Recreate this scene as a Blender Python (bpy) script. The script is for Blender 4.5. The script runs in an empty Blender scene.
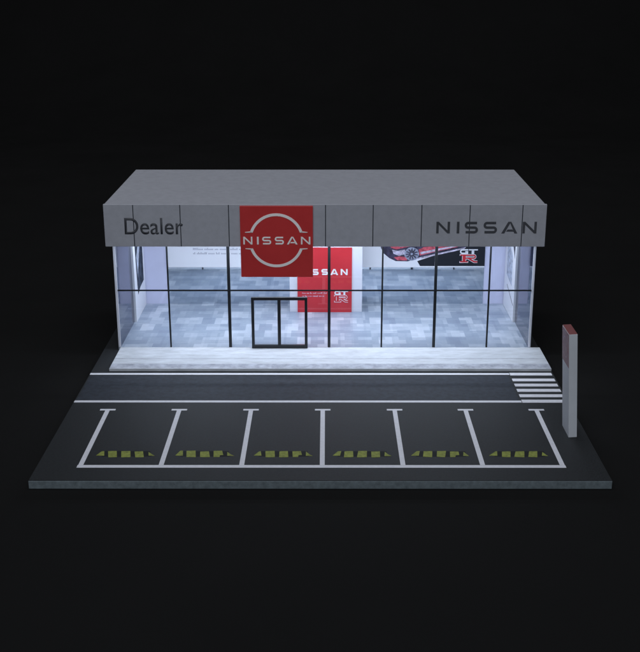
import bpy, bmesh, math, random
from mathutils import Matrix, Vector
C = bpy.context.scene
COL = C.collection
S = 0.01            # everything below is written in centimetres: the diorama is 30 cm wide
random.seed(7)

# ------------------------------------------------------------------ camera
cam = bpy.data.cameras.new('camera'); camo = bpy.data.objects.new('camera', cam); COL.objects.link(camo)
F_PX, PITCH, YAW = 1098.458, 0.32068, -0.00079
cam.sensor_fit = 'HORIZONTAL'; cam.sensor_width = 36; cam.lens = F_PX / 640 * 36
cam.shift_x = -5.734 / 640; cam.shift_y = 2.83 / 640
cam.clip_start = 0.02; cam.clip_end = 50
cy, sy, cp, sp = math.cos(YAW), math.sin(YAW), math.cos(PITCH), math.sin(PITCH)
fw = Vector((sy*cp, cy*cp, -sp)); rt = Vector((cy, -sy, 0)); up = rt.cross(fw)
camo.matrix_world = Matrix(((rt.x, up.x, -fw.x, .32706*S), (rt.y, up.y, -fw.y, -51.125*S),
                            (rt.z, up.z, -fw.z, 25.2063*S), (0, 0, 0, 1)))
C.camera = camo
# ------------------------------------------------------------------ world, light, exposure
w = bpy.data.worlds.new('World'); C.world = w; w.use_nodes = True
w.node_tree.nodes['Background'].inputs[0].default_value = (.75, .85, 1, 1)
w.node_tree.nodes['Background'].inputs[1].default_value = 0.004
C.view_settings.view_transform = 'Standard'; C.view_settings.look = 'None'
C.view_settings.exposure = 0; C.view_settings.gamma = 1

def area(name, loc, rot, sx, sy_, power, col):
    l = bpy.data.lights.new(name, 'AREA'); l.shape = 'RECTANGLE'; l.size = sx*S; l.size_y = sy_*S
    l.energy = power; l.color = col
    o = bpy.data.objects.new(name, l); COL.objects.link(o)
    o.location = Vector(loc)*S; o.rotation_euler = rot
    return o
# studio softbox above and in front of the model, dim
area('softbox', (-6, -58, 78), (math.radians(43), 0, 0), 80, 60, 5.4, (.90, .95, 1.0))
# unseen dim fill, added to lift the black cloth behind the model
area('backdrop_fill', (0, 40, 150), (math.radians(55), 0, 0), 150, 60, 12, (.95, .97, 1.0))
# LED strips of the showroom (their fittings are modelled below)
area('led_front', (.2, 19.2, 7.69), (0, 0, 0), 26.5, .4, .10, (.80, .89, 1.0))
area('led_back', (.2, 25.4, 7.64), (0, 0, 0), 26.5, .5, .15, (.80, .88, 1.0))

# ------------------------------------------------------------------ materials
def nodes(m):
    m.use_nodes = True
    return m.node_tree.nodes, m.node_tree.links, m.node_tree.nodes['Principled BSDF']
def coords(N, L, scale):
    tc = N.new('ShaderNodeTexCoord'); mp = N.new('ShaderNodeMapping')
    mp.inputs['Scale'].default_value = scale if isinstance(scale, tuple) else (scale,)*3
    L.new(tc.outputs['Object'], mp.inputs['Vector'])
    return mp.outputs['Vector']
def mat(name, col, rough=.5, spec=.5, var=.12, vscale=60, bump=0, bscale=2500, metal=0, ior=1.45, rvar=.1):
    """paint / print / board: colour broken up by two noises, roughness noise, fine grain bump"""
    m = bpy.data.materials.new(name); N, L, B = nodes(m)
    v = coords(N, L, 1)
    n = N.new('ShaderNodeTexNoise'); n.inputs['Scale'].default_value = vscale; n.inputs['Detail'].default_value = 8
    n.inputs['Roughness'].default_value = .65
    L.new(v, n.inputs['Vector'])
    r = N.new('ShaderNodeMapRange'); r.inputs['From Min'].default_value = .3; r.inputs['From Max'].default_value = .7
    r.inputs['To Min'].default_value = 1-var; r.inputs['To Max'].default_value = 1+var
    L.new(n.outputs['Fac'], r.inputs['Value'])
    mx = N.new('ShaderNodeVectorMath'); mx.operation = 'SCALE'; mx.inputs[0].default_value = col[:3]
    L.new(r.outputs['Result'], mx.inputs['Scale'])
    L.new(mx.outputs['Vector'], B.inputs['Base Color'])
    rr = N.new('ShaderNodeMapRange'); rr.inputs['To Min'].default_value = max(0.01, rough-rvar); rr.inputs['To Max'].default_value = min(1, rough+rvar)
    L.new(n.outputs['Fac'], rr.inputs['Value']); L.new(rr.outputs['Result'], B.inputs['Roughness'])
    B.inputs['Specular IOR Level'].default_value = spec; B.inputs['Metallic'].default_value = metal; B.inputs['IOR'].default_value = ior
    if bump:
        b = N.new('ShaderNodeTexNoise'); b.inputs['Scale'].default_value = bscale; b.inputs['Detail'].default_value = 4
        L.new(v, b.inputs['Vector'])
        bp = N.new('ShaderNodeBump'); bp.inputs['Strength'].default_value = bump; bp.inputs['Distance'].default_value = .0003
        L.new(b.outputs['Fac'], bp.inputs['Height']); L.new(bp.outputs['Normal'], B.inputs['Normal'])
    return m

def tile_mat():
    m = bpy.data.materials.new('printed_stone_tiles'); N, L, B = nodes(m)
    def brick(sc, bw, rh, off, sq, loc):
        tc = N.new('ShaderNodeTexCoord'); mp = N.new('ShaderNodeMapping')
        mp.inputs['Scale'].default_value = (sc,)*3; mp.inputs['Location'].default_value = (loc, loc*.7, .005)
        L.new(tc.outputs['Object'], mp.inputs['Vector'])
        b = N.new('ShaderNodeTexBrick'); b.offset = off; b.squash = sq; b.squash_frequency = 3
        b.inputs['Scale'].default_value = 1; b.inputs['Mortar Size'].default_value = .0
        b.inputs['Brick Width'].default_value = bw; b.inputs['Row Height'].default_value = rh
        b.inputs['Color1'].default_value = (0, 0, 0, 1); b.inputs['Color2'].default_value = (1, 1, 1, 1)
        L.new(mp.outputs['Vector'], b.inputs['Vector'])
        return b.outputs['Color']
    a = brick(100, .95, 1.5, .5, 1.0, .3); c = brick(100, .95, 3.0, 0, 1.0, 5.35); e = brick(100, .95, .75, .5, 1, 2.2)
    n = N.new('ShaderNodeTexNoise'); n.inputs['Scale'].default_value = 120; n.inputs['Detail'].default_value = 9; n.inputs['Roughness'].default_value = .7
    L.new(coords(N, L, 1), n.inputs['Vector'])
    s = N.new('ShaderNodeMath'); s.operation = 'MULTIPLY_ADD'; L.new(a, s.inputs[0]); s.inputs[1].default_value = .42; s.inputs[2].default_value = 0
    s2 = N.new('ShaderNodeMath'); s2.operation = 'MULTIPLY_ADD'; L.new(c, s2.inputs[0]); s2.inputs[1].default_value = .20; L.new(s.outputs[0], s2.inputs[2])
    s3 = N.new('ShaderNodeMath'); s3.operation = 'MULTIPLY_ADD'; L.new(e, s3.inputs[0]); s3.inputs[1].default_value = .25; L.new(s2.outputs[0], s3.inputs[2])
    s4 = N.new('ShaderNodeMath'); s4.operation = 'MULTIPLY_ADD'; L.new(n.outputs['Fac'], s4.inputs[0]); s4.inputs[1].default_value = .35; L.new(s3.outputs[0], s4.inputs[2])
    cr = N.new('ShaderNodeValToRGB'); L.new(s4.outputs[0], cr.inputs['Fac'])
    cr.color_ramp.elements[0].position = .12; cr.color_ramp.elements[0].color = (.17, .21, .29, 1)
    cr.color_ramp.elements[1].position = 1.0; cr.color_ramp.elements[1].color = (.52, .56, .63, 1)
    md = cr.color_ramp.elements.new(.55); md.color = (.26, .31, .39, 1)
    L.new(cr.outputs['Color'], B.inputs['Base Color'])
    B.inputs['Roughness'].default_value = .35; B.inputs['Specular IOR Level'].default_value = .4
    return m

def pavement_mat():
    m = bpy.data.materials.new('printed_pale_paving'); N, L, B = nodes(m)
    v = coords(N, L, (45, 140, 100))
    n = N.new('ShaderNodeTexNoise'); n.inputs['Scale'].default_value = 1.6; n.inputs['Detail'].default_value = 10; n.inputs['Roughness'].default_value = .7
    L.new(v, n.inputs['Vector'])
    tc = N.new('ShaderNodeTexCoord'); mp = N.new('ShaderNodeMapping'); mp.inputs['Scale'].default_value = (100,)*3; mp.inputs['Location'].default_value = (100, -15.68, .005)
    L.new(tc.outputs['Object'], mp.inputs['Vector'])
    b = N.new('ShaderNodeTexBrick'); b.offset = .5; b.inputs['Scale'].default_value = 1; b.inputs['Mortar Size'].default_value = .025; b.inputs['Mortar Smooth'].default_value = .5
    b.inputs['Brick Width'].default_value = 400; b.inputs['Row Height'].default_value = 2.15
    b.inputs['Color1'].default_value = (.47, .50, .555, 1); b.inputs['Color2'].default_value = (.52, .55, .60, 1); b.inputs['Mortar'].default_value = (.42, .44, .49, 1)
    L.new(mp.outputs['Vector'], b.inputs['Vector'])
    r = N.new('ShaderNodeMapRange'); r.inputs['From Min'].default_value = .3; r.inputs['From Max'].default_value = .7; r.inputs['To Min'].default_value = .74; r.inputs['To Max'].default_value = 1.14
    L.new(n.outputs['Fac'], r.inputs['Value'])
    mx = N.new('ShaderNodeVectorMath'); mx.operation = 'SCALE'; L.new(b.outputs['Color'], mx.inputs[0]); L.new(r.outputs['Result'], mx.inputs['Scale'])
    L.new(mx.outputs['Vector'], B.inputs['Base Color']); B.inputs['Roughness'].default_value = .6
    return m

def glass_mat():
    m = bpy.data.materials.new('clear_acrylic'); m.use_nodes = True; N, L = m.node_tree.nodes, m.node_tree.links
    N.clear(); out = N.new('ShaderNodeOutputMaterial'); t = N.new('ShaderNodeBsdfTransparent'); g = N.new('ShaderNodeBsdfGlossy')
    t.inputs['Color'].default_value = (.97, .985, 1, 1); g.inputs['Roughness'].default_value = .02
    lw = N.new('ShaderNodeLayerWeight'); lw.inputs['Blend'].default_value = .5
    pw = N.new('ShaderNodeMath'); pw.operation = 'POWER'; pw.inputs[1].default_value = 5; L.new(lw.outputs['Facing'], pw.inputs[0])
    f = N.new('ShaderNodeMath'); f.operation = 'MULTIPLY_ADD'; f.inputs[1].default_value = .96; f.inputs[2].default_value = .04; L.new(pw.outputs[0], f.inputs[0])
    mx = N.new('ShaderNodeMixShader')
    L.new(f.outputs[0], mx.inputs[0]); L.new(t.outputs[0], mx.inputs[1]); L.new(g.outputs[0], mx.inputs[2]); L.new(mx.outputs[0], out.inputs['Surface'])
    return m
def emit_mat(name, col, st):
    m = bpy.data.materials.new(name); N, L, B = nodes(m)
    B.inputs['Base Color'].default_value = (.8, .8, .8, 1); B.inputs['Emission Color'].default_value = (*col, 1); B.inputs['Emission Strength'].default_value = st
    return m

M = dict(
    backdrop=mat('black_cloth', (.0066, .0066, .0069), .9, .12, .15, 8),
    edge=mat('board_edge', (.14, .17, .19), .6, .3, .30, 300, .5),
    asphalt=mat('printed_asphalt', (.0190, .0210, .0240), .62, .22, .38, 700, .35, 3500),
    road=mat('printed_road', (.026, .031, .042), .66, .2, .45, 260, .35, 3500),
    line=mat('white_line_print', (.60, .61, .68), .6, .3, .08, 400),
    yellow=mat('yellow_print', (.20, .23, .052), .7, .2, .40, 420),
    paint=mat('grey_panel_paint', (.39, .40, .455), .45, .4, .06, 260, .25, 4000),
    kerb=mat('grey_kerb_print', (.33, .35, .41), .7, .2, .35, 160),
    pavejoint=mat('paving_joint', (.30, .32, .38), .7, .2, .4, 150),
    rubber=mat('black_rubber', (.013, .0145, .016), .75, .15, .2, 300),
    joint=mat('panel_joint', (.03, .034, .045), .6, .2, .05),
    letter=mat('dark_lettering', (.065, .068, .08), .5, .3, .1, 300),
    red=mat('red_sign_print', (.54, .040, .042), .4, .4, .06, 60),
    redp=mat('red_poster_print', (.50, .030, .040), .35, .4, .06, 60),
    logo=mat('white_logo', (.93, .88, .89), .4, .4, .04, 100),
    black=mat('black_frame', (.010, .012, .015), .35, .5, .2, 120),
    white=mat('white_board', (.62, .63, .70), .5, .4, .04, 40),
    wall=mat('lavender_white_wall', (.62, .63, .80), .5, .4, .05, 40),
    poster=mat('poster_paper', (.74, .75, .80), .35, .4, .03, 30),
    grey=mat('poster_grey_print', (.30, .32, .40), .4, .3, .1, 300),
    char=mat('poster_black_print', (.014, .016, .022), .35, .4, .1, 80),
    carred=mat('poster_red_body', (.50, .09, .12), .35, .4, .7, 300),
    cardark=mat('poster_dark_body', (.045, .04, .07), .35, .4, .9, 260),
    wheelgrey=mat('poster_wheel', (.24, .26, .34), .6, .2, .9, 420),
    carpale=mat('poster_pale_shine', (.52, .48, .60), .35, .4, .7, 330),
    photo=mat('poster_photo_grey', (.05, .06, .085), .85, .05, 1.0, 160),
    photopale=mat('poster_photo_pale', (.42, .46, .56), .6, .2, .6, 300),
    sidewall=mat('dark_glossy_acrylic', (.035, .04, .075), .035, .5, .05, 30, 0, ior=1.48, rvar=.01),
    edgewhite=mat('acrylic_edge', (.55, .57, .66), .4, .5, .05, 100),
    mirror=mat('mirror_acrylic', (.60, .65, .71), .03, .5, .02, 30, 0, metal=1, rvar=.01),
    pylon=mat('pylon_grey', (.58, .61, .67), .45, .4, .05, 50, .2),
    pylonred=mat('pylon_red', (.22, .08, .085), .45, .4, .08, 80),  # dulled red: the greyish sheen over it is put into the colour
    pylonlogo=mat('pylon_faint_logo', (.30, .17, .19), .45, .4, .08, 80),
    tiles=tile_mat(), paving=pavement_mat(), glass=glass_mat(),
    led=emit_mat('led_diffuser', (.80, .89, 1.0), 6.0),
)

# ------------------------------------------------------------------ helpers
class MB:
    def __init__(s): s.bm = bmesh.new()
    def box(s, x0, x1, y0, y1, z0, z1, bevel=0):
        r = bmesh.ops.create_cube(s.bm, size=1)
        for v in r['verts']:
            v.co = Vector((x0+(v.co.x+.5)*(x1-x0), y0+(v.co.y+.5)*(y1-y0), z0+(v.co.z+.5)*(z1-z0)))
        if bevel:
            es = list({e for v in r['verts'] for e in v.link_edges})
            bmesh.ops.bevel(s.bm, geom=es, offset=bevel, segments=2, affect='EDGES', profile=.5)
        return s
    def prism(s, pts, place, t):
        """extrude the 2D outline pts by t; place(u, v, w) turns it into cm, w runs 0..t"""
        a = [s.bm.verts.new(place(u, v, 0)) for u, v in pts]; b = [s.bm.verts.new(place(u, v, t)) for u, v in pts]
        n = len(pts)
        s.bm.faces.new(a); s.bm.faces.new(b[::-1])
        for i in range(n): s.bm.faces.new((a[i], b[i], b[(i+1) % n], a[(i+1) % n]))
        return s
    def strip(s, left, right, place, t):
        """a ribbon given by its two edges, extruded by t"""
        rows = [[s.bm.verts.new(place(*p, w_)) for p in line] for line in (left, right) for w_ in (0, t)]
        l0, l1, r0, r1 = rows
        for i in range(len(left)-1):
            for A, B_ in ((l0, r0), (r0, r1), (r1, l1), (l1, l0)):
                s.bm.faces.new((A[i], A[i+1], B_[i+1], B_[i]))
        for i in (0, len(left)-1): s.bm.faces.new((l0[i], r0[i], r1[i], l1[i]))
        return s
    def build(s, name, m, parent=None, loc=(0, 0, 0)):
        bmesh.ops.recalc_face_normals(s.bm, faces=s.bm.faces)
        me = bpy.data.meshes.new(name)
        for v in s.bm.verts: v.co = (v.co - Vector(loc)) * S
        s.bm.to_mesh(me); s.bm.free(); me.materials.append(m)
        o = bpy.data.objects.new(name, me); COL.objects.link(o)
        if parent: o.parent = parent; o.location = Vector(loc)*S - (parent.location if not parent.parent and parent.type == 'EMPTY' else Vector((0, 0, 0)))
        else: o.location = Vector(loc)*S
        return o
def tag(o, label=None, cat=None, group=None, kind=None):
    for k, v in (('label', label), ('category', cat), ('group', group), ('kind', kind)):
        if v: o[k] = v
    return o
def empty(name, loc):
    o = bpy.data.objects.new(name, None); COL.objects.link(o); o.location = Vector(loc)*S; o.empty_display_size = .01
    return o

def polyline(mb, pts, wd, place, t):
    """a stroke of constant width along pts with mitred joints"""
    L_, R_ = [], []
    n = len(pts)
    for i, p in enumerate(pts):
        p = Vector(p); d0 = (p-Vector(pts[i-1])).normalized() if i else None; d1 = (Vector(pts[i+1])-p).normalized() if i < n-1 else None
        if d0 is None: d0 = d1
        if d1 is None: d1 = d0
        n0 = Vector((-d0.y, d0.x)); n1 = Vector((-d1.y, d1.x)); m_ = (n0+n1).normalized()
        k = wd/2/max(.35, m_.dot(n0))
        L_.append(tuple(p+m_*k)); R_.append(tuple(p-m_*k))
    mb.strip(L_, R_, place, t)

def arc(cx, cy_, r, a0, a1, n=24):
    return [(cx+r*math.cos(math.radians(a0+(a1-a0)*i/n)), cy_+r*math.sin(math.radians(a0+(a1-a0)*i/n))) for i in range(n+1)]

def wide_word(mb, place, t, width, height, stroke):
    """the six wide capitals of the maker's name"""
    W6 = [68, 13, 67, 68, 80, 70]; gaps = [34, 26, 27, 22, 25]           # taken off the sign
    tot = sum(W6)+sum(gaps); k = width/tot; x = 0
    H = height; st = stroke
    for i, ch in enumerate('NISSAN'):
        wd = W6[i]*k; x0, x1 = x, x+wd
        h = st/2
        if ch == 'N':
            mb.prism([(x0, 0), (x0+st, 0), (x0+st, H*.78), (x0+st, H), (x0, H)], place, t)
            mb.prism([(x1-st, 0), (x1, 0), (x1, H), (x1-st, H)], place, t)
            mb.prism([(x0+st, H), (x0+st, H-st*1.25), (x1-st, 0), (x1-st, st*1.25)], place, t)
        elif ch == 'I':
            mb.prism([(x0, 0), (x1, 0), (x1, H), (x0, H)], place, t)
        elif ch == 'A':
            c = (x0+x1)/2; s_ = st*1.25
            mb.prism([(x0, 0), (x0+s_, 0), (c+s_*.15, H-st*.6), (c, H), (c-s_*.5, H)], place, t)
            mb.prism([(x1, 0), (x1-s_, 0), (c+s_*.15, H-st*.6), (c, H), (c+s_*.5, H)], place, t)
            mb.prism([(x0+wd*.30, H*.16), (x1-wd*.22, H*.16), (x1-wd*.22-s_*.55, H*.16+st*.85), (x0+wd*.30+s_*.5, H*.16+st*.85)], place, t)
        else:
            r = (H-st)/4; a, b = x0+h, x1-h
            path = [(b, H-h)] + arc(a+r, H-h-r, r, 90, 270, 10) + arc(b-r, h+r, r, 90, -90, 10) + [(a, h)]
            polyline(mb, path, st, place, t)
        x = x1 + (gaps[i]*k if i < 5 else 0)

def emblem(mb, place, t, k, cx, cz):
    """broken ring with flat wings; k = cm per unit, ring radius 200"""
    def P(u, v): return (cx+u*k, cz+v*k)
    ro, ri = 211, 190
    for sg in (1, -1):
        y0 = 62
        ao = math.degrees(math.asin(y0/ro)); ai = math.degrees(math.asin(y0/ri))
        out = [P(x, sg*y) for x, y in arc(0, 0, ro, ao+1.5, 180-ao-1.5, 40)]
        inn = [P(x, sg*y) for x, y in arc(0, 0, ri, ai, 180-ai, 40)]
        mb.strip(out, inn, place, t)
        for s2 in (1, -1):
            xi = math.cos(math.radians(ai))*ri; xo = math.cos(math.radians(ao+1.5))*ro
            mb.prism([P(s2*xi, sg*y0), P(s2*(xo+38), sg*y0), P(s2*(xo+38), sg*(y0+4)), P(s2*xo, sg*(y0+9))], place, t)

def gtr(mb_gt, mb_r, mb_ro, place, x0, z0, wd, H, t):
    """GT over a big slab-serif R; H whole height, wd width"""
    hg = H*.36; zt = z0+H; st = hg*.27; g0, g1 = x0, x0+wd*.46
    r = (hg-st)/2
    path = [(g1, zt-st/2)] + arc(g0+st/2+r, zt-hg/2, r, 90, 270, 10) + [(g1-st/2, zt-hg+st/2), (g1-st/2, zt-hg*.55), (g1-wd*.16, zt-hg*.55)]
    polyline(mb_gt, path, st, place, t)
    mb_gt.prism([(x0+wd*.50, zt-st*.95), (x0+wd, zt-st*.95), (x0+wd, zt), (x0+wd*.50, zt)], place, t)
    c = x0+wd*.74; mb_gt.prism([(c-wd*.08, zt-hg), (c+wd*.06, zt-hg), (c+wd*.06, zt-st*.7), (c-wd*.08, zt-st*.7)], place, t)
    def R(mb, g, tt):
        a, b = z0-g, z0+H*.60+g; s2 = wd*.18
        xl = x0+wd*.02-g; xs = x0+wd*.16
        mb.prism([(xs-g, a), (xs+s2+g, a), (xs+s2+g, b), (xs-g, b)], place, tt)                       # stem
        mb.prism([(xl, a), (xs+s2+wd*.12+g, a), (xs+s2+wd*.12+g, a+H*.10+g), (xl, a+H*.10+g)], place, tt*1.02)     # foot
        mb.prism([(xl, b), (xs+s2, b), (xs+s2, b-H*.10-g), (xl, b-H*.10-g)], place, tt*1.04)
        zc = z0+H*.43; rr = H*.115
        path = [(xs+s2*.5, zc+rr)] + arc(x0+wd*.78, zc, rr, 90, -90, 10) + [(xs+s2*.5, zc-rr)]
        polyline(mb, path, H*.105+2*g, place, tt*1.06)                                                # bowl
        polyline(mb, [(x0+wd*.50, z0+H*.30), (x0+wd*.82, z0+H*.05), (x0+wd*1.0, z0+H*.05)], H*.12+2*g, place, tt*1.08)  # leg
    R(mb_ro, .035, t*.6); R(mb_r, 0, t)

def text_mesh(name, body, m, parent, x, z, height, width, place, t=.01):
    cu = bpy.data.curves.new(name, 'FONT'); cu.body = body; cu.size = 1; cu.offset = .004; cu.resolution_u = 6
    to = bpy.data.objects.new(name+'_curve', cu); COL.objects.link(to)
    dg = bpy.context.evaluated_depsgraph_get(); me0 = bpy.data.meshes.new_from_object(to.evaluated_get(dg))
    bm = bmesh.new(); bm.from_mesh(me0)
    xs = [v.co.x for v in bm.verts]; ys = [v.co.y for v in bm.verts]
    cap = max(ys)-min(ys); bmesh.ops.remove_doubles(bm, verts=bm.verts, dist=1e-5)
    r = bmesh.ops.extrude_face_region(bm, geom=bm.faces[:]); ex = {g for g in r['geom'] if isinstance(g, bmesh.types.BMVert)}
    for v in bm.verts:
        v.co = Vector(place(x+(v.co.x-min(xs))/(max(xs)-min(xs))*width, z+(v.co.y-min(ys))/cap*height, t if v in ex else 0))
    mb = MB(); mb.bm.free(); mb.bm = bm
    COL.objects.unlink(to); bpy.data.objects.remove(to); bpy.data.meshes.remove(me0)
    return mb.build(name, m, parent)

front = lambda y: (lambda u, v, w_: (u, y-w_, v))          # drawn on a face that looks at -y
flat = lambda z: (lambda u, v, w_: (u, v, z+w_))           # drawn on a surface that looks up

# ------------------------------------------------------------------ the setting
mb = MB(); prof = [(-220, -.485)]
prof += [(120, -.485)] + [(120+60*math.sin(a), -.485+60-60*math.cos(a)) for a in [i*math.pi/32 for i in range(1, 17)]] + [(180, 260)]
rows = [[mb.bm.verts.new((x, y, z)) for y, z in prof] for x in (-300, 300)]
for i in range(len(prof)-1): mb.bm.faces.new((rows[0][i], rows[1][i], rows[1][i+1], rows[0][i+1]))
o = tag(mb.build('backdrop', M['backdrop']), kind='structure')
for p in o.data.polygons: p.use_smooth = True

X0, X1, YB = -15.02, 15.03, 31.3
board = MB().box(X0, X1, 0, YB, -.48, -.03, .03).build('base_board', M['edge'])
tag(board, 'flat dark slab with grey cut edges carrying the whole model', 'base board')

lot = tag(MB().box(X0+.02, X1-.02, .02, 10.74, -.035, 0, .008).build('parking_lot', M['asphalt']), kind='structure')
tl = .012
for i, x in enumerate((-12.70, -4.17-4.27, -4.17, .10, 4.38, 8.60, 12.82)):
    mb = MB()
    mb.prism([(x-.13, 1.84), (x+.13, 1.84), (x+.13, 9.33), (x-.13, 9.33)], flat(0), tl)
    mb.prism([(x-.46, 9.34), (x+.46, 9.34), (x+.46, 9.56), (x-.46, 9.56)], flat(0), tl)
    mb.build('bay_line', M['line'], lot)
MB().prism([(-12.86, 1.52), (12.97, 1.52), (12.97, 1.83), (-12.86, 1.83)], flat(0), tl).build('end_line', M['line'], lot)
for i in range(6):
    # printed picture of a wheel stop: dark band with yellow patches, drawn at a slight slant that differs from bay to bay
    x = -12.16 + 4.262*i; q = [random.uniform(-.05, .05) for _ in range(16)]; sk = (x+1.6)/54
    X = lambda pts: [(x+a+sk*(b-3.2), b) for a, b in pts]
    mk = MB().prism(X([(.30, 2.92), (3.0, 2.92), (2.95, 3.60), (.42, 3.60)]), flat(0), .006).build('wheel_stop_marking', M['rubber'], lot)
    def patch(pts): MB().prism(X(pts), flat(0), tl).build('yellow_patch', M['yellow'], mk)
    patch([(.02+q[0], 3.02), (.44, 3.0), (.44+q[2], 3.62+q[1]), (.30, 3.58+q[1])])
    for k, (a, b) in enumerate(((.66, 1.15), (1.40, 1.88), (2.12, 2.58))):
        t_ = 3.60+q[4+k]
        if k == 2 and i in (1, 2, 4): patch([(a+q[7], 2.84), (b-.16, 2.84), (b-.14, 3.06), (b+.05, 3.10), (b, t_), (a, t_-.02)])
        else: patch([(a+q[7+k], 2.84+q[3]), (b+q[10+k]*.6, 2.82), (b+q[8+k]*.5, t_), (a+q[9+k]*.5, t_-.03)])
    patch([(2.84, 2.98+q[13]), (3.20+q[14], 2.98), (3.06, 3.14), (2.86, 3.50+q[15])])

road = tag(MB().box(X0+.02, X1-.02, 10.742, 20.2, -.035, -.002, .004).build('road', M['asphalt']), kind='structure')
mb = MB(); mb.prism([(X0+.1, 10.95), (12.05, 10.95), (12.05, 15.15), (X0+.1, 15.15)], flat(-.002), .006)
mb.build('lane_surface', M['road'], road)
for y in (10.62, 15.34):
    MB().prism([(X0+.04, y-.02), (12.15, y-.02), (12.15, y+.28), (X0+.04, y+.28)], flat(0 if y > 11 else .0), tl).build('edge_line', M['line'], road)
for y in (10.58, 11.47, 12.37, 13.27, 14.17, 15.22):
    MB().prism([(12.19, y), (14.9, y), (14.9, y+.46), (12.19, y+.46)], flat(-.002), tl+.002).build('crossing_stripe', M['line'], road)
backyard = tag(MB().box(X0+.02, X1-.02, 20.202, YB-.02, -.035, -.004, .004).build('ground', M['asphalt']), kind='structure')
pave = MB().box(-13.84, 14.98, 15.95, 20.16, -.002, .19, .02).build('pavement', M['paving'])
tag(pave, kind='structure')
MB().prism([(-13.83, 17.86), (14.97, 17.86), (14.97, 17.93), (-13.83, 17.93)], flat(.188), .004).build('joint', M['pavejoint'], pave)
MB().prism([(-13.83, 15.975), (14.97, 15.975), (14.97, 16.88), (-13.83, 16.88)], flat(.188), .004).build('kerb_strip', M['kerb'], pave)

# ------------------------------------------------------------------ the showroom
XL, XR, YG, YK = -13.80, 14.17, 20.24, 30.38
room = empty('showroom', (.2, 25.2, 0))
tag(room, 'white-lit glass-fronted car showroom with grey flat roof and tiled floor', 'showroom')
MB().box(XL-.17, XR+.17, 20.165, 30.60, -.003, .195).build('floor', M['tiles'], room)
bw = MB().box(XL-.17, XR+.17, YK, 30.60, .197, 7.8).build('back_wall', M['wall'], room)
MB().box(-11.9, 12.42, 30.34, YK-.002, .20, 3.22).build('mirror_panel', M['mirror'], bw)
for s, (a, b) in ((-1, (XL-.17, XL)), (1, (XR, XR+.17))):
    sw = MB().box(a, b, YG+.03, YK-.002, .197, 7.8).build('side_wall', M['sidewall'], room)
    MB().box(a-.0, b+.0, YG-.08, YG+.028, .197, 7.8, .02).build('edge_strip', M['edgewhite'], sw)
roof = MB().box(-13.95, 14.36, 18.2, 30.66, 7.86, 10.60, .03).build('roof', M['paint'], room)
fas = MB().box(-13.97, 14.42, 17.95, 18.2, 7.86, 10.63, .025).build('fascia', M['paint'], room)
for x in (-12.07, -9.06, -5.95, .26, 3.31, 6.42, 9.51, 12.88):
    MB().box(x-.028, x+.028, 17.943, 17.949, 7.88, 10.60).build('panel_joint', M['joint'], fas)
text_mesh('dealer_lettering', 'Dealer', M['letter'], fas, -12.66, 8.68, 1.07, 3.76, front(17.948), .02)
mb = MB(); wide_word(mb, lambda u, v, w_: (7.38+u, 17.948-w_, 8.75+v), .02, 6.45, .76, .155); mb.build('name_lettering', M['letter'], fas)
MB().box(XR+.172, XR+.22, YG-.06, YG+.3, .197, 7.8).build('edge_trim', M['black'], room)
# led fittings on the ceiling
for y in (19.2, 25.4):
    f = MB().box(-13.2, 13.6, y-.30, y+.30, 7.775, 7.857).build('led_strip', M['white'], room)
    MB().box(-13.05, 13.45, y-.22, y+.22, 7.735, 7.773, .01).build('diffuser', M['led'], f)
# facade
cols = [(-10.36, .055), (-6.27, .10), (.50, .095), (4.09, .055), (7.68, .095), (11.31, .055)]
for x, h in cols:
    MB().box(x-h, x+h, YG-.10, YG+.02, .197, 7.855).build('mullion', M['black'], room)
MB().box(XL, XR, YG-.115, YG-.102, 4.215, 4.325).build('transom', M['black'], room)
xs = [XL]+[c[0] for c in cols]+[XR]; hs = [0]+[c[1] for c in cols]+[0]
for i in range(len(xs)-1):
    MB().box(xs[i]+hs[i]+.003, xs[i+1]-hs[i+1]-.003, YG-.06, YG, .198, 7.85).build('glass_pane', M['glass'], room)
mb = MB(); dx0, dx1, dz0, dz1, bw_ = -4.78, -.97, .205, 3.83, .19
dy0, dy1 = YG-.34, YG-.125
mb.box(dx0, dx0+bw_, dy0, dy1, dz0, dz1, .02).box(dx1-bw_, dx1, dy0, dy1, dz0, dz1, .02)
mb.box(dx0+bw_, dx1-bw_, dy0+.003, dy1-.003, dz1-.19, dz1-.003).box(dx0+bw_, dx1-bw_, dy0+.003, dy1-.003, dz0+.003, dz0+.23)
door = mb.build('door', M['black'], room)
c = (dx0+dx1)/2-.02
MB().box(c-.105, c+.105, dy0+.006, dy1-.006, dz0+.23, dz1-.19).build('centre_post', M['black'], door)

# ------------------------------------------------------------------ signs and displays
sx0, sx1, sz0, sz1 = -5.22, -.55, 5.87, 10.56
sg = MB().box(sx0, sx1, 17.78, 17.945, sz0, sz1, .015).build('wall_sign', M['red'])
tag(sg, 'square red sign with white broken ring emblem hung over the fascia', 'sign')
k = (sx1-sx0)/554; pl = front(17.779)
mb = MB(); emblem(mb, pl, .02, k, (sx0+sx1)/2-.02, (sz0+sz1)/2+.10); mb.build('ring_emblem', M['logo'], sg)
mb = MB(); wide_word(mb, lambda u, v, w_: (sx0+22*k+u, 17.779-w_, (sz0+sz1)/2-.16+v), .02, 512*k, 60*k, 11.5*k); mb.build('name_lettering', M['logo'], sg)

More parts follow.
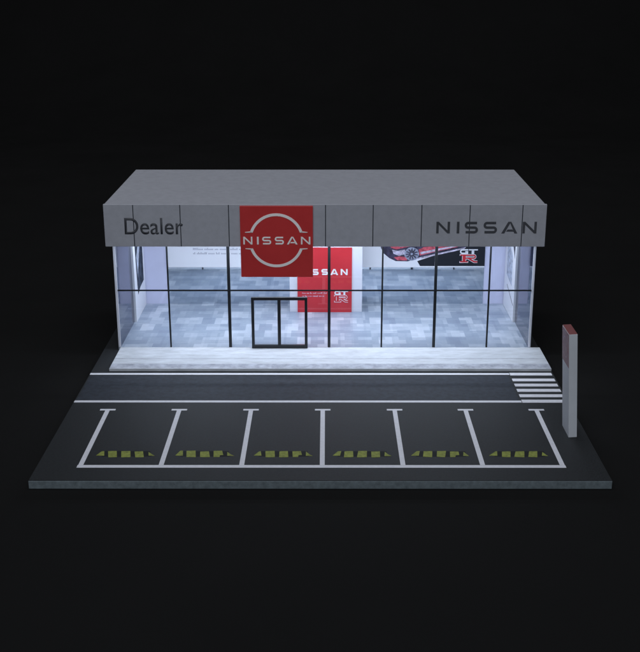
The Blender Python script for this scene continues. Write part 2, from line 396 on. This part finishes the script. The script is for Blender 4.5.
# free-standing red display
dp = empty('display_panel', (.28, 28.3, .2)); tag(dp, 'tall red display panel with white side wings standing inside the showroom', 'display panel')
MB().box(-2.45, 3.0, 28.22, 28.45, .197, 7.2, .02).build('backing_board', M['white'], dp)
rp = MB().box(-1.86, 2.22, 28.15, 28.217, .197, 5.22).build('red_face', M['redp'], dp); pl = front(28.149)
mb = MB(); wide_word(mb, lambda u, v, w_: (-1.80+u, 28.149-w_, 3.12+v), .01, 3.70, .46, .115); mb.build('name_lettering', M['poster'], rp)
g1, g2, g3 = MB(), MB(), MB(); gtr(g1, g2, g3, pl, .92, 1.02, 1.02, .86, .012)
g1.build('badge_letters', M['poster'], rp); g3.build('badge_outline', M['poster'], rp); g2.build('badge_initial', M['redp'], rp)
def greek(mb, pl, x, z, wd, n, h, t=.006):
    """small print far too small to read: word-long runs of tiny strokes"""
    for r in range(n):
        u = x; end = x+wd*(1 if r < n-1 else random.uniform(.75, .95))
        while u < end:
            wl = random.randint(2, 8)
            for _ in range(wl):
                if u > end: break
                hh = h*random.choice((.6, .6, .65, 1)); mb.prism([(u, z-r*h*2.1), (u+h*.34, z-r*h*2.1), (u+h*.34, z-r*h*2.1+hh), (u, z-r*h*2.1+hh)], pl, t); u += h*.62
            u += h*.55
mb = MB(); greek(mb, pl, -1.5, 1.66, 1.85, 2, .11); mb.build('small_print', M['carpale'], rp)

# poster wall over the mirror
tp = MB().box(-11.9, .05, 30.28, 30.338, 3.14, 7.78).build('wall_poster', M['poster'])
tag(tp, 'white wall poster with two lines of small grey print on the left', 'poster')
mb = MB(); greek(mb, front(30.279), -9.86, 4.50, 5.6, 2, .16); mb.build('small_print', M['grey'], tp)
cpst = MB().box(.052, 12.42, 30.28, 30.338, 3.14, 7.78).build('wall_poster', M['poster'])
tag(cpst, 'wall poster with a red sports car and black corner block', 'poster')
ax = lambda px: (px-322.4)/13.1
az = lambda py: 4.58-(py-250)*.0788
A = lambda pts: [(ax(a), az(b)) for a, b in pts]
pl = lambda lvl: front(30.2795-.004*lvl)
mb = MB(); mb.prism(A([(417.5, 262), (420.5, 267), (485.2, 267), (485.2, 215), (455, 215), (455, 249.5)]), pl(0), .004); mb.build('black_block', M['char'], cpst)
def dec(name, m, lvl, *polys, parent=None):
    mb = MB()
    for p in polys: mb.prism(A(p), pl(lvl), .004)
    return mb.build(name, m, parent)
circ = lambda cx, cy_, rx, ry, n=28: [(cx+rx*math.cos(2*math.pi*a/n), cy_+ry*math.sin(2*math.pi*a/n)) for a in range(n)]
car = dec('car_picture', M['cardark'], 1, [(379, 240), (381, 249), (384, 254.5), (389.5, 259), (396, 262), (408, 262.3), (416, 260), (436, 255.6), (464, 249.6), (467, 246), (464, 238), (448, 230), (430, 225), (408, 225), (390, 231)], parent=cpst)
dec('red_bodywork', M['carred'], 2, [(389, 243), (391, 248.6), (396, 250.4), (409, 247.6), (424, 243.5), (430, 240), (408, 238)],
    [(394, 258.2), (400, 257.2), (408, 258.2), (407, 261.4), (398, 261.2)],
    [(418.5, 250.5), (424, 248), (436, 246.5), (452, 245), (458, 247.8), (436, 252.5), (420, 256.5)],
    [(396, 236), (410, 229), (436, 229), (452, 235), (458, 242), (432, 241), (410, 236.5)], parent=car)
dec('pale_highlight', M['carpale'], 3, [(392, 250.5), (398, 251.8), (405, 250.5), (405.5, 255), (399, 256.8), (393.5, 254.5)],
    [(420, 253), (440, 249.2), (459, 245.9), (458.5, 247), (440, 251), (421, 255.2)],
    [(413, 261.4), (436, 256.2), (464, 250), (466, 248), (438, 254.2), (416, 259.2)],
    [(399, 247.8), (410, 245), (420, 242.4), (419, 243.8), (408, 247.4)], parent=car)
wl = dec('wheel', M['wheelgrey'], 4, circ(411.8, 254.8, 7.4, 6.6), parent=car)
mb = MB()
for k in range(11):
    a = k*2*math.pi/11+.2; polyline(mb, [(ax(411.8)+.1*math.cos(a), az(254.8)+.1*math.sin(a)), (ax(411.8)+.46*math.cos(a+.2), az(254.8)+.43*math.sin(a+.2))], .085, front(30.2795-.020-.0002*k), .004)
mb.build('wheel_rim', M['cardark'], car)
g1, g2, g3 = MB(), MB(), MB(); gtr(g1, g2, g3, front(30.275), ax(460), az(263.3), 1.36, 1.04, .012)
g1.build('badge_letters', M['poster'], cpst); g3.build('badge_outline', M['poster'], cpst); g2.build('badge_initial', M['redp'], cpst)

# posters on the two side walls
def side_panel(xi, sgn, label):
    """sgn +1: hangs on the left wall and faces right"""
    pn = MB().box(min(xi, xi+sgn*.17), max(xi, xi+sgn*.17), 25.75, 30.27, .2, 7.78, .01).build('side_poster', M['poster'])
    tag(pn, label, 'poster', 'posters on the two side walls')
    return pn, (lambda u, v, w_: (xi+sgn*(.171+w_), u, v))
pn, pl = side_panel(XL+.002, 1, 'tall white poster with a grey car photograph on the left side wall')
MB().prism([(26.3, 7.4), (29.6, 7.4), (29.6, 2.35), (28.0, 2.25), (26.9, 1.95), (26.7, 3.6)], pl, .006).build('photograph', M['photo'], pn)
MB().prism([(26.9, 4.8), (28.0, 5.9), (28.6, 5.6), (27.4, 3.6), (27.2, 3.2)], (lambda u, v, w_: pl(u, v, w_+.006)), .006).build('pale_highlight', M['photopale'], pn)
pn, pl = side_panel(XR-.002, -1, 'tall white poster with pale print and black corner on the right side wall')
MB().prism([(26.1, 7.5), (29.2, 7.5), (26.1, 4.9)], pl, .006).build('black_corner', M['char'], pn)
MB().prism([(27.0, 4.9), (29.3, 5.6), (29.3, 2.9), (26.9, 2.6)], pl, .006).build('photograph', M['photopale'], pn)
mb = MB(); polyline(mb, [(28.9, 2.2), (26.0, 1.4)], .09, pl, .006); mb.build('thin_rule', M['char'], pn)

# pylon sign by the crossing
PX, PY, PD, PW, PH = 13.90, 5.44, 1.74, .47, 6.11
py = empty('pylon_sign', (PX+PW/2, PY+PD/2, 0)); tag(py, 'tall slim grey pylon sign with dull red top beside the crossing', 'sign')
body = MB().box(PX, PX+PW, PY, PY+PD, .002, PH, .02).build('body', M['pylon'], py)
MB().box(PX+.012, PX+PW-.012, PY+.012, PY+PD-.012, PH-.001, PH+.012, .004).build('top_cap', M['pylonred'], py)
side = lambda u, v, w_: (PX-w_, u, v)
rf = MB().prism([(PY+.02, 4.15), (PY+PD-.02, 4.15), (PY+PD-.02, PH-.02), (PY+.02, PH-.02)], side, .012).build('red_face', M['pylonred'], py)
sd = lambda u, v, w_: (PX-.012-w_, PY+PD-u, v)
mb = MB(); emblem(mb, sd, .006, PD/600, PD/2, 5.12); wide_word(mb, lambda u, v, w_: sd(.08+u, 5.03+v, w_), .006, PD-.16, .19, .04); mb.build('ring_emblem', M['pylonlogo'], rf)
py.rotation_euler = (0, math.radians(-3.7), 0)
